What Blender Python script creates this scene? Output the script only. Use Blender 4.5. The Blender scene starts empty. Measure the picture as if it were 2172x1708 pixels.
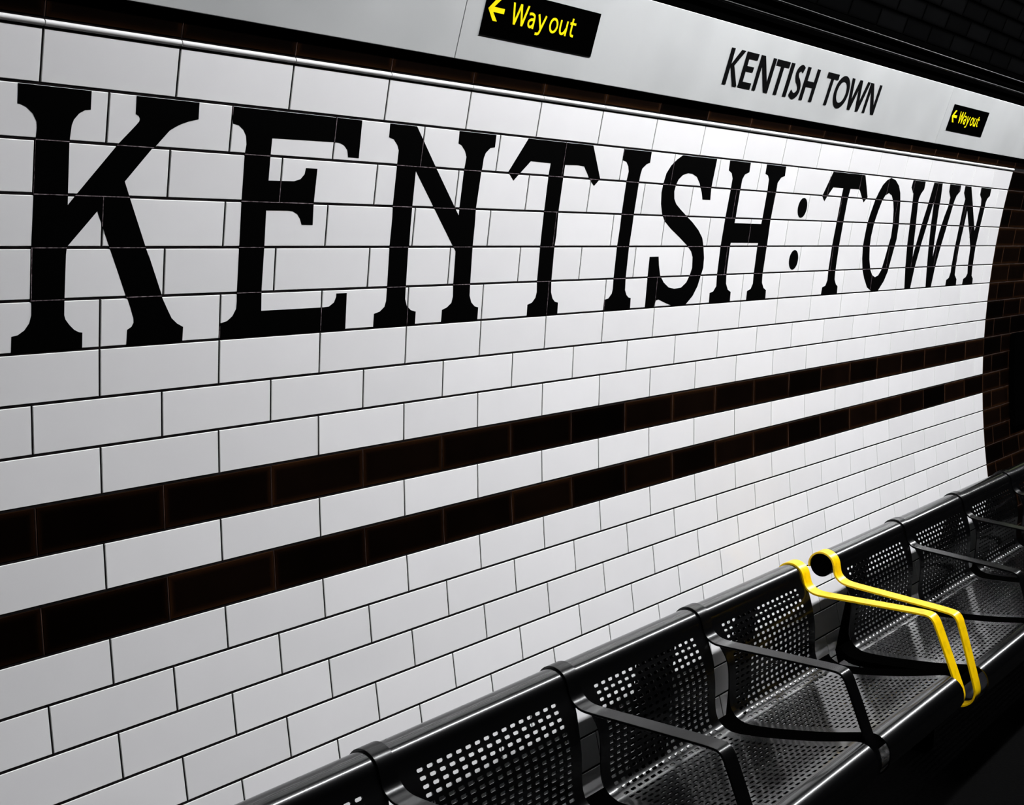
import bpy, bmesh, math, random
from mathutils import Vector, Matrix
random.seed(7)
PI = math.pi

# ------------------------------------------------------------------ frame of reference
# "G" space: metres, origin at the camera, x along the platform, y towards the tiled wall, z up
# (before a small levelling rotation ALPHA about x); world z = 0 is the platform floor.
ALPHA = 0.05
EYE = 1.58
def G(x, y, z):
    c, s = math.cos(ALPHA), math.sin(ALPHA)
    return Vector((x, y*c - z*s, z*c + y*s + EYE))
def Gd(x, y, z):
    return G(x, y, z) - G(0, 0, 0)

# ------------------------------------------------------------------ camera, world, exposure
scn = bpy.context.scene
C = scn.collection
cam_d = bpy.data.cameras.new('camera'); cam = bpy.data.objects.new('camera', cam_d); C.objects.link(cam)
cam_d.sensor_fit = 'HORIZONTAL'; cam_d.sensor_width = 36.0
cam_d.lens = 2578.38/2172*36.0
cam_d.clip_start = 0.02
Fv = Gd(0.76987567, 0.61441637, -0.17258037)
Rv = Gd(0.63033159, -0.77437739, 0.05497038)
Uv = Gd(0.09986763, 0.15110321, 0.98346036)
M = Matrix.Identity(4)
for i in range(3):
    M[i][0] = Rv[i]; M[i][1] = Uv[i]; M[i][2] = -Fv[i]
M.translation = G(0, 0, 0)
cam.matrix_world = M
scn.camera = cam
w = bpy.data.worlds.new('tunnel_air'); scn.world = w; w.use_nodes = True
w.node_tree.nodes['Background'].inputs[0].default_value = (0.9, 0.95, 1.0, 1)
w.node_tree.nodes['Background'].inputs[1].default_value = 0.001
scn.view_settings.view_transform = 'Standard'
scn.view_settings.look = 'None'
scn.view_settings.exposure = 0.0
scn.view_settings.gamma = 1.0
scn.view_settings.use_curve_mapping = False

LAMP_Y, LAMP_Z = 0.46, 1.80          # G space, the tube row over the platform
LAMP_POWER = 142.0

# ------------------------------------------------------------------ materials
def mat(name, col, rough=0.5, spec=0.5, coat=0.0, emit=None, metallic=0.0):
    m = bpy.data.materials.new(name); m.use_nodes = True
    b = m.node_tree.nodes['Principled BSDF']
    b.inputs['Base Color'].default_value = (*col, 1)
    b.inputs['Roughness'].default_value = rough
    b.inputs['Specular IOR Level'].default_value = spec
    b.inputs['Metallic'].default_value = metallic
    b.inputs['Coat Weight'].default_value = coat
    b.inputs['Coat Roughness'].default_value = 0.1
    if emit:
        b.inputs['Emission Color'].default_value = (*emit[0], 1)
        b.inputs['Emission Strength'].default_value = emit[1]
    return m
def nodes(m): return m.node_tree.nodes, m.node_tree.links, m.node_tree.nodes['Principled BSDF']
def add_noise_color(m, c1, c2, scale, detail=4, lo=0.35, hi=0.65, bump=0.0, dist=0.002, mapping=None):
    N, K, b = nodes(m)
    tc = N.new('ShaderNodeTexCoord'); no = N.new('ShaderNodeTexNoise'); no.inputs['Scale'].default_value = scale
    no.inputs['Detail'].default_value = detail
    src = tc.outputs['Object']
    if mapping:
        mp = N.new('ShaderNodeMapping'); mp.inputs['Scale'].default_value = mapping
        K.new(src, mp.inputs[0]); src = mp.outputs[0]
    K.new(src, no.inputs['Vector'])
    r = N.new('ShaderNodeValToRGB')
    r.color_ramp.elements[0].position = lo; r.color_ramp.elements[1].position = hi
    r.color_ramp.elements[0].color = (*c1, 1); r.color_ramp.elements[1].color = (*c2, 1)
    K.new(no.outputs['Fac'], r.inputs[0]); K.new(r.outputs[0], b.inputs['Base Color'])
    if bump:
        bp = N.new('ShaderNodeBump'); bp.inputs['Strength'].default_value = bump; bp.inputs['Distance'].default_value = dist
        K.new(no.outputs['Fac'], bp.inputs['Height']); K.new(bp.outputs[0], b.inputs['Normal'])
    return r
def tile_mat(name, c_in, c_edge, var, rough, spec):
    """glazed tile: attribute 'edge' is 1 on the rim, where the rim colour is mixed in, 'rnd' is one number per tile"""
    m = mat(name, c_in, rough, spec); N, K, b = nodes(m)
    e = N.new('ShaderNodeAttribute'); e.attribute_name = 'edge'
    r = N.new('ShaderNodeAttribute'); r.attribute_name = 'rnd'
    tc = N.new('ShaderNodeTexCoord'); no = N.new('ShaderNodeTexNoise')
    no.inputs['Scale'].default_value = 9; no.inputs['Detail'].default_value = 3
    K.new(tc.outputs['Object'], no.inputs['Vector'])
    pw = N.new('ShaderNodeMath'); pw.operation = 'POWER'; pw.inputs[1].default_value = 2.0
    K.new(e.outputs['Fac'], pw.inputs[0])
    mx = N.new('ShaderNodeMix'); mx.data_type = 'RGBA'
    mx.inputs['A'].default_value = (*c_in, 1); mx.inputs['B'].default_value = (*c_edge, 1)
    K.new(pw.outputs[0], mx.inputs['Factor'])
    mr = N.new('ShaderNodeMapRange'); mr.inputs['To Min'].default_value = 1-var; mr.inputs['To Max'].default_value = 1+var*0.6
    K.new(r.outputs['Fac'], mr.inputs['Value'])
    mr2 = N.new('ShaderNodeMapRange'); mr2.inputs['From Min'].default_value = 0.3; mr2.inputs['From Max'].default_value = 0.7
    mr2.inputs['To Min'].default_value = 1-var*0.5; mr2.inputs['To Max'].default_value = 1.0
    K.new(no.outputs['Fac'], mr2.inputs['Value'])
    mu = N.new('ShaderNodeMath'); mu.operation = 'MULTIPLY'; K.new(mr.outputs[0], mu.inputs[0]); K.new(mr2.outputs[0], mu.inputs[1])
    vm = N.new('ShaderNodeVectorMath'); vm.operation = 'SCALE'
    K.new(mx.outputs['Result'], vm.inputs[0]); K.new(mu.outputs[0], vm.inputs['Scale'])
    K.new(vm.outputs[0], b.inputs['Base Color'])
    bp = N.new('ShaderNodeBump'); bp.inputs['Strength'].default_value = 0.15; bp.inputs['Distance'].default_value = 0.002
    K.new(no.outputs['Fac'], bp.inputs['Height']); K.new(bp.outputs[0], b.inputs['Normal'])
    return m
M_WHITE = tile_mat('white_glazed_tile', (0.78, 0.765, 0.775), (0.80, 0.79, 0.79), 0.05, 0.22, 0.4)
M_BROWN = tile_mat('brown_glazed_tile', (0.0030, 0.0014, 0.0008), (0.017, 0.0066, 0.0022), 0.8, 0.25, 0.06)  # orange glow of light on the bevels is painted in as a lighter rim colour
M_SOOT = tile_mat('dark_vault_tile', (0.0022, 0.0022, 0.0023), (0.0004, 0.0004, 0.0004), 0.3, 0.8, 0.0)
M_GROUT = mat('grey_grout', (0.045, 0.036, 0.038), 0.95, 0.05)
add_noise_color(M_GROUT, (0.003, 0.0025, 0.0025), (0.010, 0.008, 0.008), 60, 3)
M_POINT = mat('pale_pointing', (0.16, 0.12, 0.13), 0.9, 0.05)
add_noise_color(M_POINT, (0.05, 0.035, 0.04), (0.30, 0.24, 0.26), 150, 3)
M_GROUT2 = mat('black_grout', (0.0002, 0.0002, 0.0002), 0.95, 0.0)
M_JOINT = mat('reddish_pointing', (0.07, 0.036, 0.026), 0.9, 0.05)
add_noise_color(M_JOINT, (0.012, 0.006, 0.004), (0.085, 0.045, 0.033), 25, 3)
M_LETTER = mat('black_glazed_inlay', (0.0004, 0.0004, 0.0004), 0.45, 0.02)
M_FASCIA = mat('white_enamel', (0.66, 0.665, 0.665), 0.45, 0.3)
add_noise_color(M_FASCIA, (0.43, 0.435, 0.435), (0.50, 0.505, 0.505), 3.2, 2, 0.35, 0.6)
M_BEAD = mat('white_glazed_bead', (0.6, 0.59, 0.59), 0.35, 0.3)
M_BLACK = mat('matt_black_trunking', (0.0005, 0.0005, 0.0005), 0.8, 0.0)
M_CABLE = mat('glossy_black_cable', (0.0005, 0.0005, 0.0005), 0.35, 0.06)
M_INK = mat('black_print', (0.0012, 0.0012, 0.0014), 0.6, 0.02)
M_PLATE = mat('black_sign_vinyl', (0.0004, 0.0004, 0.0004), 0.6, 0.0)
M_YPRINT = mat('yellow_print', (0.95, 0.78, 0.0), 0.5, 0.1)
M_STEEL = mat('black_coated_steel', (0.0010, 0.0010, 0.0011), 0.24, 0.25, coat=0.55)
N, K, b = nodes(M_STEEL)
tc = N.new('ShaderNodeTexCoord'); no = N.new('ShaderNodeTexNoise'); no.inputs['Scale'].default_value = 10; no.inputs['Detail'].default_value = 2
mp = N.new('ShaderNodeMapping'); mp.inputs['Scale'].default_value = (0.15, 1, 1)
K.new(tc.outputs['Object'], mp.inputs[0]); K.new(mp.outputs[0], no.inputs['Vector'])
mr = N.new('ShaderNodeMapRange'); mr.inputs['To Min'].default_value = 0.20; mr.inputs['To Max'].default_value = 0.24
K.new(no.outputs['Fac'], mr.inputs['Value']); K.new(mr.outputs[0], b.inputs['Roughness'])
M_STRAP = mat('black_coated_arm', (0.0010, 0.0010, 0.0011), 0.22, 0.28)
M_YELLOW = mat('yellow_coated_arm', (0.82, 0.50, 0.0), 0.3, 0.45)
add_noise_color(M_YELLOW, (0.62, 0.36, 0.0), (0.86, 0.54, 0.0), 40, 5, 0.25, 0.5)
M_FLOOR = mat('dark_platform_asphalt', (0.003, 0.003, 0.003), 0.9, 0.02)
r = add_noise_color(M_FLOOR, (0.0005, 0.0005, 0.0005), (0.0016, 0.0016, 0.0016), 120, 5, 0.4, 0.7, 0.4)
M_BODY = mat('grey_lamp_body', (0.1, 0.1, 0.1), 0.5, 0.3)
M_POSTER = mat('pale_green_poster', (0.08, 0.11, 0.035), 0.5, 0.2)
add_noise_color(M_POSTER, (0.01, 0.012, 0.008), (0.13, 0.17, 0.04), 14, 2)

# ------------------------------------------------------------------ object helpers
def obj(name, bm, mats, parent=None, smooth=False, origin=None):
    me = bpy.data.meshes.new(name)
    if origin is not None:
        bmesh.ops.translate(bm, verts=bm.verts, vec=-origin)
    bm.normal_update(); bm.to_mesh(me); bm.free()
    for m in (mats if isinstance(mats, (list, tuple)) else [mats]): me.materials.append(m)
    if smooth:
        for p in me.polygons: p.use_smooth = True
    o = bpy.data.objects.new(name, me); C.objects.link(o)
    if origin is not None and parent is None: o.location = origin
    if parent is not None: o.parent = parent
    return o
def tag(o, label, cat, group=None):
    o['label'] = label; o['category'] = cat
    if group: o['group'] = group
    return o
def struct(o): o['kind'] = 'structure'; return o
def empty(name, loc, label, cat, group=None):
    o = bpy.data.objects.new(name, None); C.objects.link(o); o.location = loc; o.empty_display_size = 0.05
    return tag(o, label, cat, group)
def face(bm, vs, mi=0):
    f = bm.faces.new(vs); f.material_index = mi; return f

# ------------------------------------------------------------------ wall geometry (a circular tunnel lining, faceted by tile rows)
TL = 0.2286                    # tile pitch along the platform
RH = 0.07814671                # course pitch round the lining
X0, YC, ZC, RR, TH0 = 1.06137663, -1.65272455, -0.32626572, 3.3263597, 0.01425563
def circ(n, off=0.0):
    """course line n (0 = under the big letters, positive downwards) -> G (y, z); off is towards the platform"""
    th = TH0 - n*RH/RR
    r = RR - off
    return (YC + r*math.cos(th), ZC + r*math.sin(th))
def wpt(k, n, off=0.0, n0=None, n1=None):
    if n0 is None:
        n0 = math.floor(n + 1e-9); n1 = n0 + 1
    t = (n - n0)/(n1 - n0)
    a, c = circ(n0, off), circ(n1, off)
    return G(X0 + k*TL, a[0] + (c[0]-a[0])*t, a[1] + (c[1]-a[1])*t)

GH, GV = 0.0021, 0.0014        # half widths of the bed joints and the upright joints
def make_tile(bm, le, lr, k0, k1, n0, n1, mi, ring=0.014):
    """one glazed tile: bevelled rim and a flat face, on a facet n0..n1"""
    tilt = [random.uniform(-0.00012, 0.00012) for _ in range(4)]
    rnd = random.random()
    gh, gv = GH/RH, GV/TL
    bk, bn = 0.0009/TL, 0.0009/RH
    rk, rn = ring/TL, ring/RH
    loops = []
    for (dk, dn, off, e) in ((0, 0, -0.0012, 1.0), (bk, bn, 0.0, 1.0), (rk, rn, 0.0, 0.0)):
        ks = (k0+gv+dk, k1-gv-dk); ns = (n0+gh+dn, n1-gh-dn)
        vs = []
        for i, (kk, nn) in enumerate(((ks[0], ns[0]), (ks[1], ns[0]), (ks[1], ns[1]), (ks[0], ns[1]))):
            v = bm.verts.new(wpt(kk, nn, off + (tilt[i] if off >= 0 else 0), n0, n1)); v[le] = e; v[lr] = rnd; vs.append(v)
        loops.append(vs)
    for a, c in ((0, 1), (1, 2)):
        for i in range(4):
            j = (i+1) % 4
            face(bm, (loops[a][i], loops[a][j], loops[c][j], loops[c][i]), mi)
    face(bm, loops[2], mi)
    if mi == 1:                # pale pointing proud of the brown joints
        def strip(ka, kb, na, nb):
            vs = [bm.verts.new(wpt(kk, nn, 0.0002, n0, n1)) for kk, nn in ((ka, na), (kb, na), (kb, nb), (ka, nb))]
            face(bm, vs, 2)
        g = 0.0006
        strip(k0-g/TL, k0+g/TL, n0+gh, n1-gh)
        if k0 >= 18.4: strip(k0, k1, n0-g/RH, n0+g/RH)

# joints per course: phase of the upright joints (0 or .5)
def phase(n):
    if n <= -6: return -0.4876
    return {-5: 0.0, -4: 0.5, -3: 0.0, -2: 0.5, -1: 0.0, 0: 0.0}.get(n, 0.5 if n % 2 else 0.0)
KW = 18.5                      # white field ends, brown quoins begin
K0, K1 = -7, 34
bm = bmesh.new(); le = bm.verts.layers.float.new('edge'); lr = bm.verts.layers.float.new('rnd')
BANDS = (3, 5)
NMAX = 20
for n in range(-6, NMAX):
    ph = phase(n)
    mi = 1 if n in BANDS else 0
    k = K0 + (ph if ph >= 0 else 1+ph)
    while k < KW - 0.01:
        k1 = min(k+1, KW)
        if k1 - k > 0.1:
            make_tile(bm, le, lr, k, k1, n, n+1, mi)
        k += 1
    # brown field beyond the white one
    pb = 0.0 if n % 2 == 0 else 0.5
    k = KW
    nx = 19.0 if pb == 0 else 19.5
    if n == -6: nx = 19.5
    while k < K1:
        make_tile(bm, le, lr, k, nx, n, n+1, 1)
        k = nx; nx = k + 1
# brown courses above the bead
BN = 0.15
for i in range(4):
    n1 = -6 - BN - i; n0 = n1 - 1
    k = K0 - 0.4876
    while k < K1:
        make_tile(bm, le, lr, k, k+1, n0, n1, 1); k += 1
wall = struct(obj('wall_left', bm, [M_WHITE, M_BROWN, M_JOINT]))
# grout bed behind the tiles
bm = bmesh.new(); rows = []
ns = [x for x in range(-11, NMAX+1)]
for n in ns:
    rows.append([bm.verts.new(wpt(K0-1, n, -0.0012, n, n+1)), bm.verts.new(wpt(K1+1, n, -0.0012, n, n+1))])
for a, c in zip(rows, rows[1:]):
    face(bm, (a[0], a[1], c[1], c[0]))
obj('grout', bm, M_GROUT, wall)

# half-round white bead over the top white course
bm = bmesh.new()
prof = []
for i in range(9):
    a = i/8
    nn = -6.0 - 0.015 - (BN-0.03)*a
    y, z = circ(nn, 0.0006 + 0.0035*math.sin(PI*a)**0.6)
    prof.append((y, z))
k = K0 - 0.4876
while k < KW - 0.1:
    ka, kb = k + 0.004, min(k+1, KW) - 0.004
    A = [bm.verts.new(G(X0+ka*TL, y, z)) for y, z in prof]; B = [bm.verts.new(G(X0+kb*TL, y, z)) for y, z in prof]
    for i in range(8): face(bm, (A[i], B[i], B[i+1], A[i+1]))
    face(bm, A); face(bm, B[::-1])
    k += 1
struct(obj('trim_1', bm, M_BEAD, smooth=False))

# ------------------------------------------------------------------ floor and vault
bm = bmesh.new()
yw = G(0, *circ(19.6))[1]
vs = [bm.verts.new((x, y, 0)) for x, y in ((-4, -2.4), (12, -2.4), (12, yw), (-4, yw))]
face(bm, vs)
ret = bmesh.ops.extrude_face_region(bm, geom=bm.faces[:])
bmesh.ops.translate(bm, verts=[e for e in ret['geom'] if isinstance(e, bmesh.types.BMVert)], vec=(0, 0, -0.12))
bmesh.ops.recalc_face_normals(bm, faces=bm.faces)
struct(obj('floor', bm, M_FLOOR))

# vault: small dark tiles above the trunking, then plain lining to the far side
bm = bmesh.new(); le = bm.verts.layers.float.new('edge'); lr = bm.verts.layers.float.new('rnd')
NS = -10.60; dR = 0.0575/RH
KT = 0.2040/TL
for i in range(14):
    n1 = NS - i*dR; n0 = n1 - dR
    x = 0.94 + (0 if i % 2 == 0 else 0.102) - 0.2040*8
    while x < 9:
        k = (x - X0)/TL
        make_tile(bm, le, lr, k, k+KT, n0, n1, 0); x += 0.2040
nl = NS - 14*dR
A = None
for i in range(40):
    n = nl - i*1.6
    v = [bm.verts.new(G(-4, *circ(n))), bm.verts.new(G(12, *circ(n)))]
    if A: face(bm, (A[0], v[0], v[1], A[1]))
    A = v
vault = struct(obj('ceiling', bm, M_SOOT))
bm = bmesh.new()
A = None
for i in range(14*1+2):
    n = NS + dR - i*dR
    v = [bm.verts.new(G(-4, *circ(n, -0.001))), bm.verts.new(G(12, *circ(n, -0.001)))]
    if A: face(bm, (A[0], v[0], v[1], A[1]))
    A = v
obj('grout', bm, M_GROUT2, vault)

# ------------------------------------------------------------------ sign frieze
YB, ZB, YT, ZT = 1.53, 0.228, 1.485, 0.4112
HF = math.hypot(YT-YB, ZT-ZB)
EV = ((YT-YB)/HF, (ZT-ZB)/HF); NV = (-EV[1], EV[0])     # up the face, out of the face
FS = 1.055                      # face units -> G metres: the frieze sits close to the lining
def fp(x, s, out=0.0):
    return G(x*FS, (YB + EV[0]*s + NV[0]*out)*FS, (ZB + EV[1]*s + NV[1]*out)*FS)
JOINTS = [-0.708, 1.694, 4.096, 6.498]
LABF = ['white enamel frieze panel running out of the photo at upper left, blank',
        'long white enamel frieze panel carrying the first way out sign and the station name',
        'white enamel frieze panel at the far upper right with the smaller looking way out sign']
for i in range(3):
    xa, xb = JOINTS[i]+0.0012, JOINTS[i+1]-0.0012
    prof = [(0.0, -0.001), (0.001, 0.0), (HF-0.001, 0.0), (HF, -0.001), (HF, -0.0095), (0.0, -0.0095)]
    bm = bmesh.new()
    A = [bm.verts.new(fp(xa, s_, o_)) for s_, o_ in prof]; B = [bm.verts.new(fp(xb, s_, o_)) for s_, o_ in prof]
    n = len(prof)
    for q in range(n):
        r2 = (q+1) % n
        f = face(bm, (A[q], A[r2], B[r2], B[q]), 1 if q in (5, 3) else 0)  # underside and top face blackened: shade painted onto the white panel
    face(bm, A[::-1]); face(bm, B)
    bmesh.ops.recalc_face_normals(bm, faces=bm.faces)
    tag(obj('frieze_panel', bm, [M_FASCIA, M_BLACK], origin=fp(xa, 0)), LABF[i], 'panel', 'white enamel frieze panels above the tiling')

def poly_bm(bm, pts, off=0.0004, th=0.0006, P=None):
    """flat polygon of (x, s) points on the frieze face, with real thickness"""
    P = P or fp
    vs = [bm.verts.new(P(x, s, off)) for x, s in pts]
    f = bm.faces.new(vs)
    r = bmesh.ops.triangulate(bm, faces=[f])
    g = bmesh.ops.extrude_face_region(bm, geom=r['faces'])
    d = P(0, 0, off+th) - P(0, 0, off)
    bmesh.ops.translate(bm, verts=[e for e in g['geom'] if isinstance(e, bmesh.types.BMVert)], vec=d)
def stroke(bm, pts, wd, off=0.0004, closed=False, th=0.0006, smooth=0):
    """polyline of constant width on the frieze face"""
    if smooth: pts = catmull(pts, smooth, closed)
    n = len(pts); Lf, Rt = [], []
    for i in range(n):
        if closed: a, c = pts[i-1], pts[(i+1) % n]
        else: a, c = pts[max(i-1, 0)], pts[min(i+1, n-1)]
        dx, dy = c[0]-a[0], c[1]-a[1]; l = math.hypot(dx, dy)
        nx, ny = -dy/l*wd/2, dx/l*wd/2
        Lf.append((pts[i][0]+nx, pts[i][1]+ny)); Rt.append((pts[i][0]-nx, pts[i][1]-ny))
    top = [[bm.verts.new(fp(x, s, off+th)) for x, s in side] for side in (Lf, Rt)]
    bot = [[bm.verts.new(fp(x, s, off)) for x, s in side] for side in (Lf, Rt)]
    rng = range(n if closed else n-1)
    for i in rng:
        j = (i+1) % n
        face(bm, (top[0][i], top[0][j], top[1][j], top[1][i])); face(bm, (bot[0][i], bot[1][i], bot[1][j], bot[0][j]))
        face(bm, (top[0][i], bot[0][i], bot[0][j], top[0][j])); face(bm, (top[1][i], top[1][j], bot[1][j], bot[1][i]))
    if not closed:
        for i in (0, n-1): face(bm, (top[0][i], top[1][i], bot[1][i], bot[0][i]))
def catmull(P, sub, closed=False):
    out = []; n = len(P)
    seg = n if closed else n-1
    for i in range(seg):
        p0 = P[i-1] if (i > 0 or closed) else P[0]
        p1 = P[i]; p2 = P[(i+1) % n]; p3 = P[(i+2) % n] if (closed or i+2 < n) else P[n-1]
        for t in [q/sub for q in range(sub)]:
            out.append(tuple(0.5*((2*b_) + (-a_+c_)*t + (2*a_-5*b_+4*c_-d_)*t*t + (-a_+3*b_-3*c_+d_)*t**3)
                             for a_, b_, c_, d_ in zip(p0, p1, p2, p3)))
    if not closed: out.append(tuple(P[-1]))
    return out

# station name printed on the frieze (face coordinates: x, height up the face)
name = empty('station_name_lettering', fp(2.637, 0.05), 'small black capitals reading KENTISH TOWN on the white frieze panel', 'lettering')
CB, CT, SW = 0.0503, 0.1366, 0.0172
def glyph(ch, build):
    bm = bmesh.new(); build(bm)
    bmesh.ops.recalc_face_normals(bm, faces=bm.faces)
    bmesh.ops.translate(bm, verts=bm.verts, vec=-name.location)
    o = obj('letter', bm, M_INK, name); o['label'] = 'black capital letter ' + ch
    return o
def rect(bm, xa, xb, sa, sb): poly_bm(bm, [(xa, sa), (xb, sa), (xb, sb), (xa, sb)])
def quad(bm, *p, off=0.0004): poly_bm(bm, list(p), off)
def gK(bm):
    rect(bm, 2.6375, 2.6552, CB, CT)
    quad(bm, (2.6868, CT), (2.7072, CT), (2.6705, 0.0970), (2.6552, 0.0930), (2.6552, 0.0990), off=0.0005)
    quad(bm, (2.6590, 0.0985), (2.6705, 0.0978), (2.7090, CB), (2.6880, CB), (2.6565, 0.0930), off=0.0006)
def gE(bm):
    rect(bm, 2.7148, 2.7325, CB, CT)
    for a, c, x in ((CT-0.0150, CT, 2.7750), (0.0914, 0.1035, 2.7670), (CB, CB+0.0148, 2.7760)): quad(bm, (2.7320, a), (x, a), (x, c), (2.7320, c), off=0.0005)
def gN(bm, x0=2.7872, x1=2.8690, SWn=0.0172, d=0.0215):
    rect(bm, x0, x0+SWn, CB, CT); rect(bm, x1-SWn, x1, CB, CT)
    quad(bm, (x0, CT), (x0+d, CT), (x1, CB), (x1-d, CB), off=0.0005)
def gT(bm, x0=2.8740, x1=2.9450):
    rect(bm, x0, x1, CT-0.0148, CT); m = (x0+x1)/2; quad(bm, (m-0.0088, CB), (m+0.0088, CB), (m+0.0088, CT-0.01), (m-0.0088, CT-0.01), off=0.0005)
def gI(bm): rect(bm, 2.9525, 2.9718, CB, CT)
def gS(bm):
    stroke(bm, [(3.0305, 0.1250), (3.0165, 0.1300), (3.0035, 0.1240), (2.9990, 0.1130), (3.0060, 0.1010), (3.0180, 0.0930),
                (3.0285, 0.0820), (3.0300, 0.0690), (3.0200, 0.0590), (3.0050, 0.0565), (2.9880, 0.0640)], 0.0160, smooth=5)
def gH(bm):
    rect(bm, 3.0480, 3.0665, CB, CT); rect(bm, 3.1050, 3.1235, CB, CT); quad(bm, (3.0660, 0.0870), (3.1055, 0.0870), (3.1055, 0.1015), (3.0660, 0.1015), off=0.0005)
def gO(bm):
    n = 40; cx, cy = 3.2870, 0.0927
    R1, R2, r1, r2 = 0.0455, 0.0448, 0.0285, 0.0295
    po = [(cx+R1*math.cos(2*PI*i/n), cy+R2*math.sin(2*PI*i/n)) for i in range(n)]
    pi = [(cx+r1*math.cos(2*PI*i/n), cy+r2*math.sin(2*PI*i/n)) for i in range(n)]
    V = [[bm.verts.new(fp(x, s, o_)) for x, s in q] for q, o_ in ((po, .001), (pi, .001), (po, .0004), (pi, .0004))]
    for i in range(n):
        j = (i+1) % n
        for a, c in ((0, 1), (2, 3), (0, 2), (1, 3)): face(bm, (V[a][i], V[a][j], V[c][j], V[c][i]))
def gW(bm):
    pts = [(3.3384, CT), (3.3630, CB), (3.3915, CT), (3.4190, CB), (3.4454, CT)]
    h = 0.0090
    for q, (a, c) in enumerate(zip(pts, pts[1:])):
        quad(bm, (a[0]-h, a[1]), (a[0]+h, a[1]), (c[0]+h, c[1]), (c[0]-h, c[1]), off=0.0004+0.0001*(q % 2))
for ch, f_ in (('K', gK), ('E', gE), ('N', gN), ('T', gT), ('I', gI), ('S', gS), ('H', gH), ('T', lambda b_: gT(b_, 3.1720, 3.2436)), ('O', gO), ('W', gW),
               ('N', lambda b_: gN(b_, 3.4585, 3.5405))):
    glyph(ch, f_)

# way out signs: plate 0.351 x 0.087 with yellow arrow and words
def way_out(xl, label):
    xs = xl
    t = empty('way_out_sign', fp(xs, 0.050), label, 'sign', 'black way out signs on the white frieze')
    bm = bmesh.new(); poly_bm(bm, [(xs, 0.0500), (xs+0.351, 0.0500), (xs+0.351, 0.1367), (xs, 0.1367)], 0.0003, 0.0012)
    bmesh.ops.recalc_face_normals(bm, faces=bm.faces)
    bmesh.ops.translate(bm, verts=bm.verts, vec=-t.location); obj('plate', bm, M_PLATE, t)
    d = xs - 1.7438
    O = 0.0017
    def part(nm, lab, fn):
        bm = bmesh.new(); fn(bm)
        bmesh.ops.recalc_face_normals(bm, faces=bm.faces)
        bmesh.ops.translate(bm, verts=bm.verts, vec=-t.location)
        o = obj(nm, bm, M_YPRINT, t); o['label'] = lab
    def arrow(bm):
        c = 0.0982
        poly_bm(bm, [(d+1.7600, c-0.0046), (d+1.7979, c-0.0046), (d+1.7979, c+0.0046), (d+1.7600, c+0.0046)], O)
        for s in (1, -1):
            poly_bm(bm, [(d+1.7517, c), (d+1.7620, c+0.0), (d+1.7830, c+s*0.0200), (d+1.7705, c+s*0.0202)], O+0.0001*(2+s))
    part('arrow', 'yellow arrow pointing left', arrow)
    def S_(bm, pts, wd, sm=0, closed=False, q=0):
        stroke(bm, [(x+d, s) for x, s in pts], wd, off=O+0.0001*q, smooth=sm, closed=closed)
    def gWw(bm):
        for q, (a, c) in enumerate(zip([(1.8212, .1186), (1.8318, .0794), (1.8432, .1186), (1.8546, .0794)], [(1.8318, .0794), (1.8432, .1186), (1.8546, .0794), (1.8650, .1186)])):
            h = 0.0027
            poly_bm(bm, [(d+a[0]-h, a[1]), (d+a[0]+h, a[1]), (d+c[0]+h, c[1]), (d+c[0]-h, c[1])], O+0.0001*(q % 2))
    part('letter', 'yellow capital W', gWw)
    def ga(bm):
        S_(bm, [(1.8715, .1045), (1.8790, .1058), (1.8860, .1040), (1.8885, .0985), (1.8885, .0790)], 0.0048, 4)
        S_(bm, [(1.8880, .0960), (1.8795, .0950), (1.8740, .0910), (1.8740, .0850), (1.8790, .0815), (1.8850, .0835), (1.8885, .0880)], 0.0047, 4, q=1)
    part('letter', 'yellow letter a', ga)
    def gy(bm):
        S_(bm, [(1.9000, .1078), (1.9125, .0830)], 0.0051)
        S_(bm, [(1.9230, .1078), (1.9128, .0800), (1.9085, .0725), (1.8990, .0718)], 0.0050, 3, q=1)
    part('letter', 'yellow letter y', gy)
    def go(bm):
        n = 22; S_(bm, [(1.9510+0.0112*math.cos(2*PI*i/n), .0938+0.0125*math.sin(2*PI*i/n)) for i in range(n)], 0.0048, closed=True)
    part('letter', 'yellow letter o', go)
    def gu(bm):
        S_(bm, [(1.9722, .1076), (1.9725, .0910), (1.9760, .0830), (1.9830, .0822), (1.9890, .0870), (1.9915, .0930)], 0.0048, 4)
        S_(bm, [(1.9925, .1076), (1.9925, .0790)], 0.0048, q=1)
    part('letter', 'yellow letter u', gu)
    def gt(bm):
        S_(bm, [(2.0085, .1150), (2.0085, .0900), (2.0115, .0830), (2.0190, .0820)], 0.0050, 4)
        S_(bm, [(2.0015, .1050), (2.0205, .1050)], 0.0046, q=1)
    part('letter', 'yellow letter t', gt)
way_out(1.7438, 'large way out sign, black with yellow arrow, cut by the top edge of the photo')
way_out(4.1490, 'black way out sign with yellow arrow at the far right end of the frieze')

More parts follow.
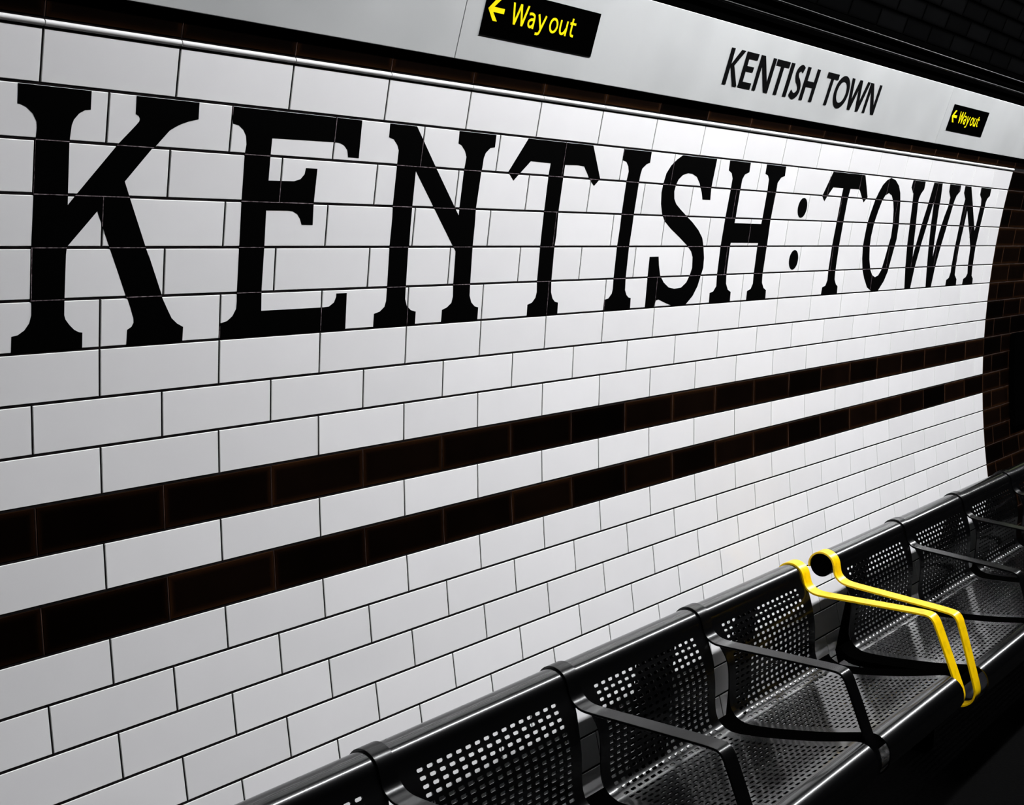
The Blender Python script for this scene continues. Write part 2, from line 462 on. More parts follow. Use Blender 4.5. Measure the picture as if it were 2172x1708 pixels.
# black trunking between the frieze and the vault, with two cables on it
bm = bmesh.new()
prof = [(1.570, 0.437), (1.584, 0.437), (1.562, 0.541), (1.545, 0.536), (1.545, 0.52), (1.560, 0.515)]
A = [bm.verts.new(G(-4, y, z)) for y, z in prof]; B = [bm.verts.new(G(12, y, z)) for y, z in prof]
for q in range(len(prof)): face(bm, (A[q], A[(q+1) % 6], B[(q+1) % 6], B[q]))
face(bm, A[::-1]); face(bm, B); bmesh.ops.recalc_face_normals(bm, faces=bm.faces)
struct(obj('trim_2', bm, M_BLACK))
def tube_x(bm, xa, xb, y, z, r, seg=20, sc=1.0, cap=True):
    A = [bm.verts.new(G(xa*sc, (y+r*math.cos(2*PI*i/seg))*sc, (z+r*math.sin(2*PI*i/seg))*sc)) for i in range(seg)]
    B = [bm.verts.new(G(xb*sc, (y+r*math.cos(2*PI*i/seg))*sc, (z+r*math.sin(2*PI*i/seg))*sc)) for i in range(seg)]
    for i in range(seg):
        j = (i+1) % seg; f = face(bm, (A[i], B[i], B[j], A[j])); f.smooth = True
    if cap: face(bm, A); face(bm, B[::-1])
for (y, z, r, lab) in ((1.552, 0.4760, 0.0035, 'lower of two thin black cables running above the white frieze'),
                       (1.540, 0.5125, 0.0035, 'upper of two thin black cables, just under the dark vault tiles')):
    bm = bmesh.new(); tube_x(bm, -4, 12, y, z, r, 12)
    bmesh.ops.recalc_face_normals(bm, faces=bm.faces)
    tag(obj('cable', bm, M_CABLE), lab, 'cable', 'cables above the frieze')

# ------------------------------------------------------------------ big tiled station name
LETTERS = [
  ('K', [[[-0.632,-4.97],[-0.13,-4.97],[-0.128,-4.623],[-0.168,-4.605],[-0.209,-4.534],[-0.243,-4.414],[-0.256,-4.31],[-0.26,-4.197],[-0.266,-3.982],[-0.259,-2.813],[0.094,-4.038],[0.216,-4.413],[0.238,-4.488],[0.241,-4.536],[0.23,-4.592],[0.206,-4.627],[0.203,-4.97],[0.707,-4.97],[0.71,-4.634],[0.634,-4.578],[0.571,-4.509],[0.529,-4.446],[0.482,-4.363],[0.375,-4.018],[0.352,-3.978],[0.154,-3.306],[0.378,-1.762],[0.367,-1.86],[0.482,-1.054],[0.493,-0.951],[0.531,-0.744],[0.574,-0.522],[0.621,-0.406],[0.673,-0.327],[0.669,-0.03],[0.206,-0.03],[0.211,-0.335],[0.245,-0.392],[0.262,-0.477],[0.259,-0.577],[0.238,-0.754],[0.212,-0.955],[0.198,-1.018],[0.091,-1.78],[-0.042,-2.712],[-0.255,-2.018],[-0.261,-1.871],[-0.266,-1.003],[-0.267,-0.696],[-0.258,-0.612],[-0.229,-0.501],[-0.193,-0.4],[-0.157,-0.346],[-0.133,-0.336],[-0.134,-0.03],[-0.639,-0.03],[-0.636,-0.338],[-0.593,-0.36],[-0.547,-0.444],[-0.513,-0.578],[-0.499,-0.727],[-0.499,-0.958],[-0.51,-1.028],[-0.507,-1.418],[-0.505,-1.875],[-0.498,-3.099],[-0.498,-3.972],[-0.494,-4.214],[-0.498,-4.322],[-0.525,-4.458],[-0.571,-4.566],[-0.612,-4.609],[-0.629,-4.61]]]),
  ('E', [[[0.994,-4.97],[2.269,-4.97],[2.277,-4.099],[2.161,-4.101],[2.145,-4.266],[2.106,-4.363],[2.059,-4.409],[2.008,-4.415],[1.379,-4.384],[1.379,-3.47],[1.629,-3.484],[1.69,-3.538],[1.727,-3.651],[1.735,-3.792],[1.852,-3.79],[1.846,-2.992],[1.852,-2.513],[1.738,-2.513],[1.717,-2.653],[1.686,-2.754],[1.638,-2.813],[1.592,-2.824],[1.379,-2.816],[1.385,-2.012],[1.38,-1.078],[1.384,-0.581],[2.012,-0.584],[2.08,-0.598],[2.133,-0.69],[2.153,-0.819],[2.153,-0.901],[2.269,-0.9],[2.271,-0.03],[0.994,-0.03],[1.004,-0.353],[1.064,-0.394],[1.113,-0.498],[1.145,-0.655],[1.149,-0.815],[1.146,-1.016],[1.148,-2.013],[1.143,-2.997],[1.139,-4.003],[1.147,-4.21],[1.137,-4.383],[1.107,-4.508],[1.066,-4.587],[1.009,-4.617]]]),
  ('N', [[[2.584,-4.97],[2.9,-4.97],[3.491,-3.055],[3.561,-2.823],[3.561,-3.043],[3.563,-4.001],[3.571,-4.336],[3.537,-4.496],[3.485,-4.619],[3.442,-4.653],[3.436,-4.97],[3.935,-4.97],[3.938,-4.648],[3.875,-4.614],[3.822,-4.478],[3.805,-4.34],[3.804,-4.102],[3.798,-3.999],[3.785,-3.007],[3.793,-2.551],[3.794,-2.027],[3.805,-1.015],[3.808,-0.693],[3.838,-0.511],[3.889,-0.397],[3.942,-0.359],[3.941,-0.03],[3.441,-0.03],[3.443,-0.352],[3.505,-0.406],[3.564,-0.522],[3.58,-0.697],[3.573,-0.996],[3.567,-1.888],[3.514,-2.062],[3.296,-2.775],[3.217,-3.035],[2.952,-3.885],[2.956,-3.033],[2.957,-2.522],[2.963,-2.028],[2.954,-1.962],[2.96,-1.026],[2.96,-0.689],[2.988,-0.5],[3.041,-0.392],[3.103,-0.35],[3.103,-0.03],[2.592,-0.03],[2.593,-0.356],[2.661,-0.405],[2.713,-0.515],[2.729,-0.662],[2.731,-1.01],[2.726,-2.029],[2.727,-2.745],[2.721,-3.016],[2.72,-4.01],[2.719,-4.354],[2.696,-4.475],[2.647,-4.605],[2.588,-4.643]]]),
  ('T', [[[4.403,-4.97],[5.442,-4.97],[5.652,-4.024],[5.562,-3.806],[5.459,-4.022],[5.344,-4.349],[5.239,-4.366],[5.027,-4.345],[5.028,-3.99],[5.026,-3.021],[5.038,-2.331],[5.03,-1.992],[5.035,-1.002],[5.045,-0.676],[5.077,-0.49],[5.121,-0.393],[5.175,-0.357],[5.178,-0.03],[4.681,-0.03],[4.679,-0.35],[4.749,-0.402],[4.798,-0.538],[4.813,-0.697],[4.803,-1.018],[4.799,-2.013],[4.796,-2.586],[4.796,-3.006],[4.79,-4.001],[4.795,-4.358],[4.485,-4.366],[4.365,-4.058],[4.269,-3.812],[4.177,-4.032]]]),
  ('I', [[[5.997,-4.97],[6.516,-4.97],[6.518,-4.629],[6.459,-4.579],[6.389,-4.432],[6.373,-4.248],[6.37,-3.997],[6.366,-2.989],[6.366,-2.64],[6.356,-2.008],[6.359,-1.001],[6.368,-0.626],[6.404,-0.468],[6.449,-0.386],[6.494,-0.36],[6.5,-0.03],[5.984,-0.03],[5.989,-0.356],[6.064,-0.391],[6.121,-0.538],[6.132,-0.689],[6.128,-0.994],[6.127,-1.987],[6.136,-2.632],[6.133,-2.999],[6.132,-3.992],[6.142,-4.308],[6.119,-4.461],[6.071,-4.588],[6.006,-4.623]]]),
  ('S', [[[7.906,-4.97],[7.895,-4.002],[7.915,-3.592],[7.739,-3.587],[7.697,-3.82],[7.621,-4.102],[7.532,-4.315],[7.426,-4.403],[7.33,-4.415],[7.225,-4.339],[7.15,-4.189],[7.119,-4.014],[7.102,-3.793],[7.127,-3.561],[7.185,-3.393],[7.283,-3.242],[7.44,-3.028],[7.6,-2.811],[7.755,-2.556],[7.868,-2.295],[7.925,-1.998],[7.971,-1.598],[7.981,-1.264],[7.946,-0.999],[7.895,-0.635],[7.807,-0.309],[7.668,-0.03],[7.543,-0.03],[7.351,-0.03],[7.222,-0.122],[7.061,-0.258],[7.012,-0.224],[6.98,-0.03],[6.979,-0.03],[6.795,-0.03],[6.793,-1.033],[6.787,-1.668],[6.971,-1.673],[7.001,-1.369],[7.05,-1.05],[7.137,-0.821],[7.252,-0.645],[7.38,-0.586],[7.527,-0.614],[7.633,-0.786],[7.692,-1.013],[7.726,-1.275],[7.708,-1.638],[7.658,-1.835],[7.555,-2.031],[7.35,-2.32],[7.139,-2.602],[6.996,-2.832],[6.925,-3.063],[6.871,-3.369],[6.844,-3.737],[6.855,-4.046],[6.88,-4.356],[6.95,-4.611],[7.046,-4.811],[7.153,-4.97],[7.25,-4.97]]]),
  ('H', [[[8.21,-4.97],[8.716,-4.97],[8.725,-4.63],[8.627,-4.539],[8.585,-4.364],[8.586,-4.025],[8.588,-3.015],[8.581,-2.828],[9.266,-2.823],[9.274,-3.05],[9.276,-4.032],[9.257,-4.446],[9.209,-4.583],[9.137,-4.628],[9.128,-4.97],[9.647,-4.97],[9.663,-4.615],[9.571,-4.548],[9.504,-4.346],[9.514,-4.023],[9.496,-2.979],[9.509,-2.029],[9.493,-0.974],[9.503,-0.642],[9.563,-0.439],[9.638,-0.349],[9.644,-0.03],[9.13,-0.03],[9.129,-0.359],[9.22,-0.433],[9.263,-0.627],[9.256,-0.987],[9.254,-1.981],[9.262,-2.127],[8.563,-2.131],[8.554,-1.999],[8.557,-0.993],[8.571,-0.676],[8.632,-0.45],[8.711,-0.363],[8.713,-0.03],[8.204,-0.03],[8.198,-0.371],[8.279,-0.417],[8.34,-0.599],[8.328,-1.037],[8.327,-2.015],[8.34,-3.018],[8.352,-4.0],[8.348,-4.366],[8.303,-4.543],[8.222,-4.629]]]),
  ('T', [[[11.051,-4.97],[12.107,-4.97],[12.347,-4.064],[12.241,-3.843],[12.035,-4.319],[12.004,-4.365],[11.706,-4.357],[11.686,-3.924],[11.687,-2.973],[11.676,-1.984],[11.678,-0.957],[11.686,-0.624],[11.747,-0.42],[11.815,-0.331],[11.826,-0.03],[11.301,-0.03],[11.31,-0.321],[11.407,-0.386],[11.451,-0.606],[11.444,-1.002],[11.448,-2.018],[11.467,-3.029],[11.466,-3.97],[11.467,-4.358],[11.143,-4.356],[11.022,-4.011],[10.95,-3.783],[10.857,-3.98]]]),
  ('O', [[[13.052,-4.97],[13.23,-4.892],[13.4,-4.667],[13.514,-4.361],[13.592,-3.978],[13.713,-2.985],[13.729,-2.302],[13.693,-1.906],[13.625,-1.258],[13.581,-0.863],[13.476,-0.438],[13.298,-0.03],[13.157,-0.03],[13.035,-0.03],[12.866,-0.198],[12.721,-0.593],[12.619,-0.98],[12.545,-1.466],[12.506,-1.982],[12.506,-2.392],[12.519,-2.973],[12.572,-3.454],[12.634,-3.936],[12.711,-4.318],[12.798,-4.635],[12.919,-4.855]],[[13.085,-4.313],[13.208,-4.227],[13.321,-3.956],[13.394,-3.609],[13.472,-3.011],[13.492,-2.407],[13.447,-1.979],[13.387,-1.409],[13.323,-0.947],[13.23,-0.703],[13.117,-0.632],[13.0,-0.734],[12.907,-0.967],[12.812,-1.424],[12.753,-1.981],[12.738,-2.396],[12.765,-2.983],[12.827,-3.504],[12.896,-3.957],[12.97,-4.205]]]),
  ('W', [[[13.919,-4.97],[14.428,-4.97],[14.44,-4.63],[14.349,-4.404],[14.306,-4.166],[14.326,-3.833],[14.419,-2.829],[14.449,-2.288],[14.507,-1.506],[14.559,-1.983],[14.652,-3.007],[14.754,-4.034],[14.803,-4.97],[15.174,-4.97],[15.243,-4.246],[15.261,-3.691],[15.311,-2.927],[15.348,-2.156],[15.383,-1.487],[15.488,-2.686],[15.581,-3.43],[15.666,-4.0],[15.657,-4.351],[15.544,-4.622],[15.518,-4.97],[16.035,-4.97],[16.051,-4.672],[15.937,-4.483],[15.891,-4.23],[15.867,-3.943],[15.776,-2.871],[15.674,-1.909],[15.569,-0.95],[15.505,-0.03],[15.264,-0.03],[15.203,-0.965],[15.131,-1.981],[15.063,-2.849],[15.031,-3.366],[14.976,-4.12],[14.875,-2.912],[14.768,-1.948],[14.662,-0.954],[14.595,-0.03],[14.349,-0.03],[14.275,-0.971],[14.207,-1.984],[14.154,-2.954],[14.084,-3.982],[14.036,-4.374],[13.906,-4.641]]]),
  ('N', [[[16.235,-4.97],[16.533,-4.97],[16.839,-4.013],[17.193,-2.784],[17.207,-3.028],[17.218,-3.928],[17.231,-4.116],[17.179,-4.411],[17.066,-4.605],[17.046,-4.97],[17.576,-4.97],[17.586,-4.597],[17.482,-4.436],[17.451,-4.245],[17.454,-3.906],[17.432,-2.96],[17.402,-1.937],[17.418,-0.948],[17.436,-0.451],[17.528,-0.293],[17.532,-0.03],[17.01,-0.03],[17.021,-0.306],[17.14,-0.393],[17.207,-0.578],[17.169,-0.958],[17.142,-1.9],[16.93,-2.721],[16.605,-3.777],[16.607,-3.044],[16.562,-1.94],[16.561,-0.945],[16.567,-0.538],[16.689,-0.308],[16.695,-0.03],[16.179,-0.03],[16.189,-0.311],[16.299,-0.406],[16.347,-0.697],[16.345,-0.954],[16.358,-1.978],[16.378,-2.926],[16.371,-3.98],[16.378,-4.342],[16.251,-4.62]]]),
]

sign = empty('station_name_mosaic', wpt(0, 0), 'huge black serif capitals reading KENTISH : TOWN set into the white tiled wall', 'lettering')
def fill_polys(bm, loops):
    for lp in loops:
        vs = [bm.verts.new((k, n, 0)) for k, n in lp]
        for i in range(len(vs)): bm.edges.new((vs[i], vs[(i+1) % len(vs)]))
    bmesh.ops.triangle_fill(bm, use_beauty=True, use_dissolve=False, edges=bm.edges[:], normal=(0, 0, 1))
def inlay(ch, loops, part_name='letter'):
    bm = bmesh.new()
    fill_polys(bm, loops)
    ks = [k for lp in loops for k, n in lp]; kmin, kmax = min(ks), max(ks)
    gh, gv = 0.0006/RH, 0.0005/TL
    def cut(co, no):
        bmesh.ops.bisect_plane(bm, geom=bm.verts[:]+bm.edges[:]+bm.faces[:], plane_co=co, plane_no=no, dist=1e-6)
    for n in (-4, -3, -2, -1):
        for s in (-gh, 0, gh): cut((0, n+s, 0), (0, 1, 0))
    kk = [k*0.5 for k in range(int(kmin*2)-1, int(kmax*2)+3) if kmin < k*0.5 < kmax]
    for k in kk:
        for s in (-gv, gv): cut((k+s, 0, 0), (1, 0, 0))
    kill = []
    for f in bm.faces:
        c = f.calc_center_median(); n = c.y; row = math.floor(n)
        if abs(n - round(n)) < gh and -4.5 < n < -0.5: f.material_index = 1; continue
        ph = phase(row)
        if abs((c.x - ph) - round(c.x - ph)) < gv: f.material_index = 1
    # onto the facets
    for v in bm.verts: v.co = Vector((v.co.x, v.co.y, 0))
    pos = {}
    # split by course so each piece follows its own facet
    for f in bm.faces: pass
    for v in bm.verts:
        n = v.co.y
        fs = v.link_faces
        row = math.floor(fs[0].calc_center_median().y) if fs else math.floor(n)
        pos[v] = wpt(v.co.x, n, 0.0003, row, row+1)
    for v, p_ in pos.items(): v.co = p_
    g = bmesh.ops.extrude_face_region(bm, geom=bm.faces[:])
    back = wpt(5, -2.5, 0.0) - wpt(5, -2.5, 0.0011)
    bmesh.ops.translate(bm, verts=[e for e in g['geom'] if isinstance(e, bmesh.types.BMVert)], vec=back)
    bmesh.ops.recalc_face_normals(bm, faces=bm.faces)
    bmesh.ops.translate(bm, verts=bm.verts, vec=-sign.location)
    o = obj(part_name, bm, [M_LETTER, M_POINT], sign)
    o['label'] = ('black tiled capital ' + ch) if part_name == 'letter' else 'round black colon dot'
for ch, loops in LETTERS: inlay(ch, loops)
for kc, nc in ((10.330, -3.485), (10.316, -1.473)):
    rx, rn = 0.131, 0.383
    inlay('', [[(kc+rx*math.cos(2*PI*i/36), nc+rn*math.sin(2*PI*i/36)) for i in range(36)]], 'dot')

# ------------------------------------------------------------------ poster frame on the brown tiles at the far right
pf = empty('poster_frame', wpt(20.4, 9), 'black poster frame on the brown tiled wall at the right edge of the photo', 'poster frame')
def wall_box(bm, k0, k1, n0, n1, o0, o1, steps=6):
    rows = []
    for i in range(steps+1):
        n = n0 + (n1-n0)*i/steps
        row = []
        for (k, o_) in ((k0, o0), (k0, o1), (k1, o1), (k1, o0)):
            y, z = circ(n, o_); row.append(bm.verts.new(G(X0+k*TL, y, z) - pf.location))
        rows.append(row)
    for a, c in zip(rows, rows[1:]):
        for i in range(4): face(bm, (a[i], a[(i+1) % 4], c[(i+1) % 4], c[i]))
    face(bm, rows[0][::-1]); face(bm, rows[-1])
kf0, kf1, nf0, nf1 = 20.05, 24.5, 3.0, 8.4
bm = bmesh.new()
wall_box(bm, kf0, kf0+0.78, nf0, nf1, 0.004, 0.024); wall_box(bm, kf1-0.4, kf1, nf0, nf1, 0.004, 0.024)
wall_box(bm, kf0+0.78, kf1-0.4, nf0, nf0+0.5, 0.004, 0.024, 2); wall_box(bm, kf0+0.78, kf1-0.4, nf1-0.5, nf1, 0.004, 0.024, 2)
bmesh.ops.recalc_face_normals(bm, faces=bm.faces); obj('frame', bm, M_BLACK, pf)
bm = bmesh.new(); wall_box(bm, kf0+0.76, kf1-0.38, nf0+0.45, nf1-0.45, 0.004, 0.012)
bmesh.ops.recalc_face_normals(bm, faces=bm.faces); obj('poster', bm, M_POSTER, pf)

# ------------------------------------------------------------------ benches
SC = 1.0286                     # bench profile units -> G metres
RAIL_Y, RAIL_R = 1.393, 0.0325
def smooth_path(P, sub=6): return catmull(P, sub)
PANEL = [(0.0345*math.cos(math.radians(a)), 0.0345*math.sin(math.radians(a))) for a in range(-50, 181, 11)] + [(-0.0440, -0.0150), (-0.0565, -0.0320), (-0.0700, -0.0540), (-0.0830, -0.0800), (-0.0910, -0.1080), (-0.0950, -0.1400),
         (-0.0985, -0.1750), (-0.1050, -0.1990), (-0.1190, -0.2160), (-0.1390, -0.2240), (-0.1640, -0.2250), (-0.2390, -0.2100), (-0.3510, -0.1800),
         (-0.4200, -0.1570), (-0.4550, -0.1460), (-0.4780, -0.1480), (-0.4960, -0.1620), (-0.5040, -0.1830), (-0.5020, -0.2080), (-0.4870, -0.2310), (-0.4600, -0.2430), (-0.4250, -0.2440)]
PATH = catmull(PANEL, 10)
CUM = [0.0]
for a, c in zip(PATH, PATH[1:]): CUM.append(CUM[-1] + math.dist(a, c))
def at_s(s):
    s = min(max(s, 0), CUM[-1])
    lo, hi = 0, len(CUM)-1
    while hi-lo > 1:
        m = (lo+hi)//2
        if CUM[m] <= s: lo = m
        else: hi = m
    t = (s-CUM[lo])/(CUM[hi]-CUM[lo])
    return tuple(PATH[lo][i]*(1-t) + PATH[hi][i]*t for i in (0, 1))
PITCH = 0.5408
CP, RP = 0.0261, 0.0151
NC = 16
def half_gap(s):
    t = min(max((s-0.150)/0.10, 0), 1); t = t*t*(3-2*t)
    return 0.012 + 0.022*t
def seat_mesh():
    """one perforated seat shell; x from 0 to PITCH, (y, z) relative to the rail axis, in bench units"""
    bm = bmesh.new()
    ifirst = min(range(len(PATH)), key=lambda i: math.dist(PATH[i], (-0.0435, -0.0142)))
    first = CUM[ifirst] - RP/2
    s_end = CUM[-1] - 0.185
    nr = int((s_end-first)/RP)
    rows = [0.0] + [first*i/36 for i in range(1, 36)]
    r0 = len(rows)
    rows += [first + i*RP for i in range(nr+1)]
    last = rows[-1]; m = 34
    rows += [last + (CUM[-1]-last)*i/m for i in range(1, m+1)]
    xa = (PITCH - (NC)*CP)/2
    cols = [xa + i*CP for i in range(NC+1)]
    V = []
    def vert(x, s):
        y, z = at_s(s); return bm.verts.new((x, y, z))
    grid = []
    for s in rows:
        g = half_gap(s)
        grid.append([vert(g, s), vert((g+xa)/2, s)] + [vert(x, s) for x in cols] + [vert(PITCH-(g+xa)/2, s), vert(PITCH-g, s)])
    nx = NC+5
    for ri in range(len(rows)-1):
        holed = r0 <= ri < r0+nr
        for ci in range(nx-1):
            a, b_, c, d = grid[ri][ci], grid[ri][ci+1], grid[ri+1][ci+1], grid[ri+1][ci]
            if holed and 2 <= ci < 2+NC:
                x0_, x1_ = cols[ci-2], cols[ci-1]; s0_, s1_ = rows[ri], rows[ri+1]
                cx, cs = (x0_+x1_)/2, (s0_+s1_)/2; hw, hh, ch = 0.0085, 0.0033, 0.0020
                H = [vert(cx+u, cs+v) for u, v in ((-hw+ch, -hh), (hw-ch, -hh), (hw, -hh+ch), (hw, hh-ch), (hw-ch, hh), (-hw+ch, hh), (-hw, hh-ch), (-hw, -hh+ch))]
                for q in ((a, b_, H[1], H[0]), (b_, H[2], H[1]), (b_, c, H[3], H[2]), (c, H[4], H[3]), (c, d, H[5], H[4]), (d, H[6], H[5]), (d, a, H[7], H[6]), (a, H[0], H[7])):
                    bm.faces.new(q)
            else:
                bm.faces.new((a, b_, c, d))
    for f in bm.faces: f.smooth = True
    bmesh.ops.recalc_face_normals(bm, faces=bm.faces)
    return bm
ARC = [(0.0405*math.cos(math.radians(a)), 0.0405*math.sin(math.radians(a))) for a in range(-22, 160, 12)]
STRAP = ARC + [(-0.0415, 0.004), (-0.0480, -0.0120), (-0.0590, -0.0220), (-0.0740, -0.0275), (-0.0950, -0.0280), (-0.1440, -0.0240), (-0.2400, -0.0160), (-0.3390, -0.0080), (-0.3760, -0.0060),
         (-0.3930, -0.0085), (-0.4050, -0.0190), (-0.4130, -0.0330), (-0.4270, -0.0600), (-0.4550, -0.1170), (-0.4780, -0.1640), (-0.4900, -0.1900), (-0.4930, -0.2080), (-0.4880, -0.2280),
         (-0.4720, -0.2450), (-0.4560, -0.2520)]
def strap_mesh(wd=0.043, th=0.0055):
    P = catmull(STRAP, 5)
    bm = bmesh.new(); rings = []
    for i, p_ in enumerate(P):
        a, c = P[max(i-1, 0)], P[min(i+1, len(P)-1)]
        dy, dz = c[0]-a[0], c[1]-a[1]; l = math.hypot(dy, dz); ny, nz = dz/l, -dy/l
        # outward (upper) side is -n here
        ring = []
        for (xx, o_) in ((-wd/2, 0), (wd/2, 0), (wd/2, -th), (-wd/2, -th)):
            ring.append(bm.verts.new((xx, p_[0]-ny*0 - ny*o_*-1, p_[1] - nz*o_*-1)))
        rings.append(ring)
    for a, c in zip(rings, rings[1:]):
        for i in range(4): face(bm, (a[i], a[(i+1) % 4], c[(i+1) % 4], c[i]))
    face(bm, rings[0][::-1]); face(bm, rings[-1])
    bmesh.ops.recalc_face_normals(bm, faces=bm.faces)
    for f in bm.faces: f.smooth = True
    return bm
def to_mesh(bm, name, m):
    me = bpy.data.meshes.new(name); bm.normal_update(); bm.to_mesh(me); bm.free(); me.materials.append(m); return me
SEAT_ME = to_mesh(seat_mesh(), 'seat', M_STEEL)
ARM_B = to_mesh(strap_mesh(), 'armrest', M_STRAP)
ARM_Y = to_mesh(strap_mesh(), 'armrest', M_YELLOW)

def bench(x_first, n_seats, rail_z, tilt, yellow_first, yellow_last, label, dz_dx=0.0, posts=()):
    """x in bench units at the first strap's near edge; tilt is a rotation about the rail"""
    axis = G(x_first*SC, RAIL_Y*SC, rail_z*SC)
    root = empty('bench', Vector((axis.x, axis.y - 0.25, 0)), label, 'bench', 'perforated black steel platform benches')
    base = Matrix.Translation(axis - root.location) @ Matrix.Rotation(ALPHA + tilt, 4, 'X') @ Matrix.Scale(SC, 4)
    slope = Matrix.Rotation(-math.atan(dz_dx), 4, 'Y')
    base = base @ slope
    def put(name, me, x, mods=(), label=None):
        o = bpy.data.objects.new(name, me); C.objects.link(o); o.parent = root
        o.matrix_local = base @ Matrix.Translation((x, 0, 0))
        for kind in mods:
            if kind == 'solid':
                md = o.modifiers.new('thickness', 'SOLIDIFY'); md.thickness = 0.0030; md.offset = 0.0
            if kind == 'bevel':
                md = o.modifiers.new('bevel', 'BEVEL'); md.width = 0.0006; md.segments = 1; md.limit_method = 'ANGLE'; md.angle_limit = math.radians(50)
            if kind == 'split':
                md = o.modifiers.new('crease', 'EDGE_SPLIT'); md.split_angle = math.radians(33)
        if label: o['label'] = label
        return o
    half = 0.0215
    for i in range(n_seats):
        put('seat', SEAT_ME, half + i*PITCH, ('solid', 'split'))
    for i in range(n_seats+1):
        y_ = (i == 0 and yellow_first) or (i == n_seats and yellow_last)
        put('armrest', ARM_Y if y_ else ARM_B, half + i*PITCH, ('bevel', 'split'), 'yellow painted armrest' if y_ else None)
    # rolled top rail
    def local(name, fn, m, mods=(), label=None):
        bm = bmesh.new(); fn(bm); bmesh.ops.recalc_face_normals(bm, faces=bm.faces)
        return put(name, to_mesh(bm, name, m), 0, mods, label)
    xe = n_seats*PITCH + 2*half
    def rail(bm):
        seg = 40
        A = [bm.verts.new((0.001, RAIL_R*math.cos(2*PI*i/seg), RAIL_R*math.sin(2*PI*i/seg))) for i in range(seg)]
        B = [bm.verts.new((xe-0.001, RAIL_R*math.cos(2*PI*i/seg), RAIL_R*math.sin(2*PI*i/seg))) for i in range(seg)]
        for i in range(seg):
            f = face(bm, (A[i], B[i], B[(i+1) % seg], A[(i+1) % seg])); f.smooth = True
    local('top_rail', rail, M_STEEL)
    def cap(x, s):
        def fn(bm):
            seg = 32; rings = []
            for (r_, dx) in ((RAIL_R-0.0006, 0.0), (RAIL_R-0.0012, -0.0012), (RAIL_R-0.005, -0.0016), (RAIL_R-0.007, 0.001), (0.0028, 0.001), (0.0022, -0.0008)):
                rings.append([bm.verts.new((x+dx*s, r_*math.cos(2*PI*i/seg), r_*math.sin(2*PI*i/seg))) for i in range(seg)])
            for a, c in zip(rings, rings[1:]):
                for i in range(seg): face(bm, (a[i], a[(i+1) % seg], c[(i+1) % seg], c[i]))
            face(bm, rings[-1])
        return fn
    local('end_cap', cap(0.001, 1), M_BLACK); local('end_cap', cap(xe-0.001, -1), M_BLACK)
    def box(bm, x0, x1, y0, y1, z0, z1):
        vs = [bm.verts.new((x, y, z)) for x in (x0, x1) for y in (y0, y1) for z in (z0, z1)]
        for q in ((0, 1, 3, 2), (4, 6, 7, 5), (0, 4, 5, 1), (2, 3, 7, 6), (0, 2, 6, 4), (1, 5, 7, 3)): face(bm, [vs[i] for i in q])
    local('beam', lambda bm: box(bm, 0.0, xe, -0.30, -0.24, -0.33, -0.282), M_STRAP, ('bevel',))
    # support plates in the gaps between the seats, from the beam round the back to the rail
    def plate(xc):
        i0 = next(i for i, q in enumerate(PATH) if q[1] < -0.205); i1 = next(i for i, q in enumerate(PATH) if q[0] < -0.440)
        P = PATH[i0:i1:4]
        def fn(bm):
            rings = []
            for i, p_ in enumerate(P):
                a, c = P[max(i-1, 0)], P[min(i+1, len(P)-1)]
                dy, dz = c[0]-a[0], c[1]-a[1]; l = math.hypot(dy, dz); ny, nz = -dz/l, dy/l
                rings.append([bm.verts.new((xc+xx, p_[0]+ny*s, p_[1]+nz*s)) for xx, s in ((-0.038, 0.0), (0.038, 0.0), (0.038, 0.018), (-0.038, 0.018))])
            for a, c in zip(rings, rings[1:]):
                for i in range(4): face(bm, (a[i], a[(i+1) % 4], c[(i+1) % 4], c[i]))
            face(bm, rings[0][::-1]); face(bm, rings[-1])
        return fn
    for i in range(n_seats+1): local('bracket', plate(half + i*PITCH), M_BLACK)
    # black uprights behind the backrests, beam level to rail
    for x0_, wd_ in posts:
        xa_ = x0_ - x_first
        local('back_post', lambda bm: box(bm, xa_, xa_+wd_, 0.004, 0.022, -0.70, -0.036), M_BLACK)
    # legs: straight down to the floor in world space
    for i in (0.5, n_seats-0.5):
        x = half + i*PITCH
        top = base @ Vector((x, -0.27, -0.32))
        bm = bmesh.new()
        gz = -root.location.z
        def wbox(cx, cy, hx, hy, z0, z1):
            vs = [bm.verts.new((cx+sx*hx, cy+sy*hy, z)) for sx in (-1, 1) for sy in (-1, 1) for z in (z0, z1)]
            for q in ((0, 1, 3, 2), (4, 6, 7, 5), (0, 4, 5, 1), (2, 3, 7, 6), (0, 2, 6, 4), (1, 5, 7, 3)): face(bm, [vs[j] for j in q])
        wbox(top.x, top.y, 0.028, 0.028, gz+0.008, top.z+0.005)
        wbox(top.x, top.y+0.05, 0.03, 0.07, gz, gz+0.010)
        bmesh.ops.recalc_face_normals(bm, faces=bm.faces)
        o = bpy.data.objects.new('leg', to_mesh(bm, 'leg', M_BLACK)); C.objects.link(o); o.parent = root
    return root
bench(0.850, 4, -1.0025, 0.0, False, True, 'nearer black perforated steel bench, its far end armrest painted yellow', -0.0030, ((1.000, 0.08), (2.288, 0.138), (2.755, 0.082)))
bench(3.214, 4, -1.0190, 0.095, True, False, 'farther black perforated steel bench, its near end armrest painted yellow', 0.0, ((3.519, 0.081), (4.327, 0.11), (4.784, 0.11)))

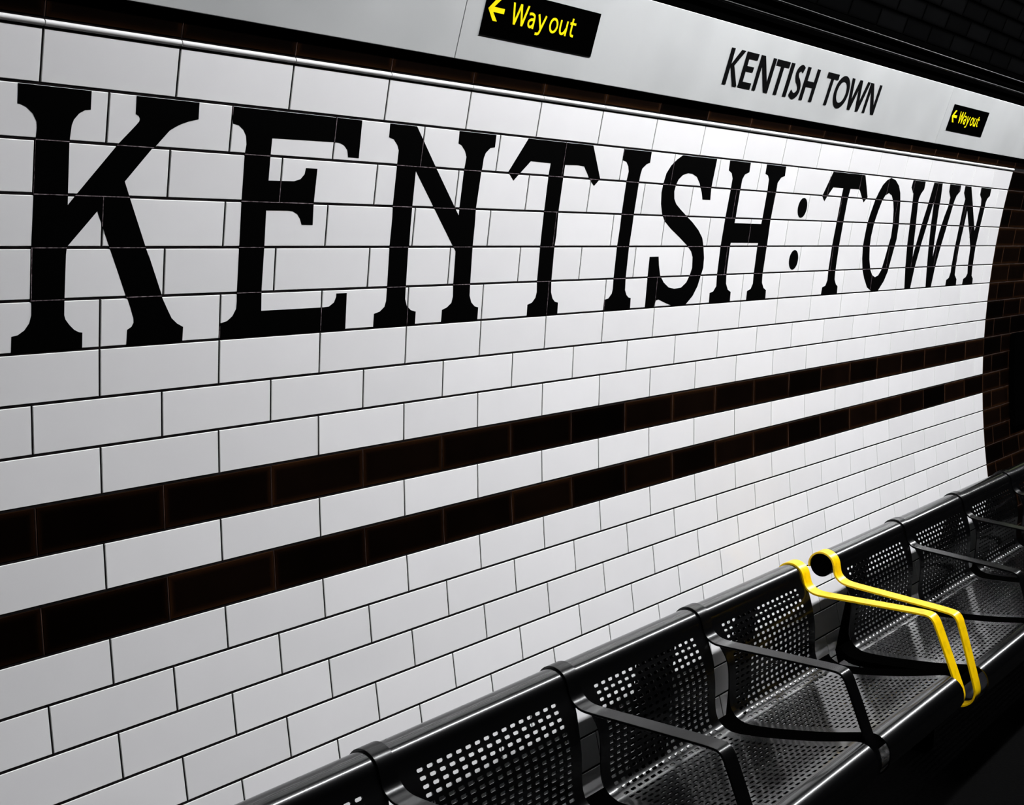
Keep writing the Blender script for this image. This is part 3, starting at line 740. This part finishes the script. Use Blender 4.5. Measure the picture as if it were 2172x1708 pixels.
# ------------------------------------------------------------------ fluorescent tubes over the platform
root0 = None
def tube_mat(k):
    return mat('fluorescent_tube', (0.9, 0.9, 0.9), 0.4, 0.2, emit=((0.97, 0.985, 1.0), LAMP_POWER*k))
def lamp(x, label, k=1.0):
    base = G(x, LAMP_Y, LAMP_Z)
    t = empty('ceiling_light', base, label, 'light', 'fluorescent lights hung over the platform')
    L_ = 1.60
    bm = bmesh.new()
    seg = 14; r_ = 0.045
    A = [bm.verts.new((-L_/2, r_*math.cos(2*PI*i/seg), r_*math.sin(2*PI*i/seg))) for i in range(seg)]
    B = [bm.verts.new((L_/2, r_*math.cos(2*PI*i/seg), r_*math.sin(2*PI*i/seg))) for i in range(seg)]
    for i in range(seg): face(bm, (A[i], B[i], B[(i+1) % seg], A[(i+1) % seg])).smooth = True
    face(bm, A[::-1]); face(bm, B); bmesh.ops.recalc_face_normals(bm, faces=bm.faces)
    obj('tube', bm, tube_mat(k), t)
    bm = bmesh.new()
    vs = [bm.verts.new((sx*(L_/2), sy*0.06, z)) for sx in (-1, 1) for sy in (-1, 1) for z in (0.052, 0.10)]
    for q in ((0, 1, 3, 2), (4, 6, 7, 5), (0, 4, 5, 1), (2, 3, 7, 6), (0, 2, 6, 4), (1, 5, 7, 3)): face(bm, [vs[j] for j in q])
    bmesh.ops.recalc_face_normals(bm, faces=bm.faces); obj('housing', bm, M_BODY, t)
    # hanger rods up to the vault
    yl = LAMP_Y; zt = ZC + math.sqrt(RR**2 - (yl-YC)**2)
    up = (G(x, yl, zt) - base).z
    for sx in (-0.5, 0.5):
        bm = bmesh.new()
        A = [bm.verts.new((sx+0.008*math.cos(2*PI*i/8), 0.008*math.sin(2*PI*i/8), 0.08)) for i in range(8)]
        B = [bm.verts.new((sx+0.008*math.cos(2*PI*i/8), 0.008*math.sin(2*PI*i/8), up)) for i in range(8)]
        for i in range(8): face(bm, (A[i], B[i], B[(i+1) % 8], A[(i+1) % 8]))
        face(bm, A[::-1]); face(bm, B); bmesh.ops.recalc_face_normals(bm, faces=bm.faces); obj('hanger_rod', bm, M_BODY, t)
for i, x in enumerate((2.20, 3.82, 5.44, 7.06, 8.68, 10.30)):
    lamp(x, k=(1.25, 1.1, 0.85, 0.8, 0.9, 0.9)[i], label=['nearest', 'second nearest', 'third nearest', 'fourth nearest', 'fifth nearest', 'farthest'][i] + ' fluorescent light of the row hung over the platform, out of view')
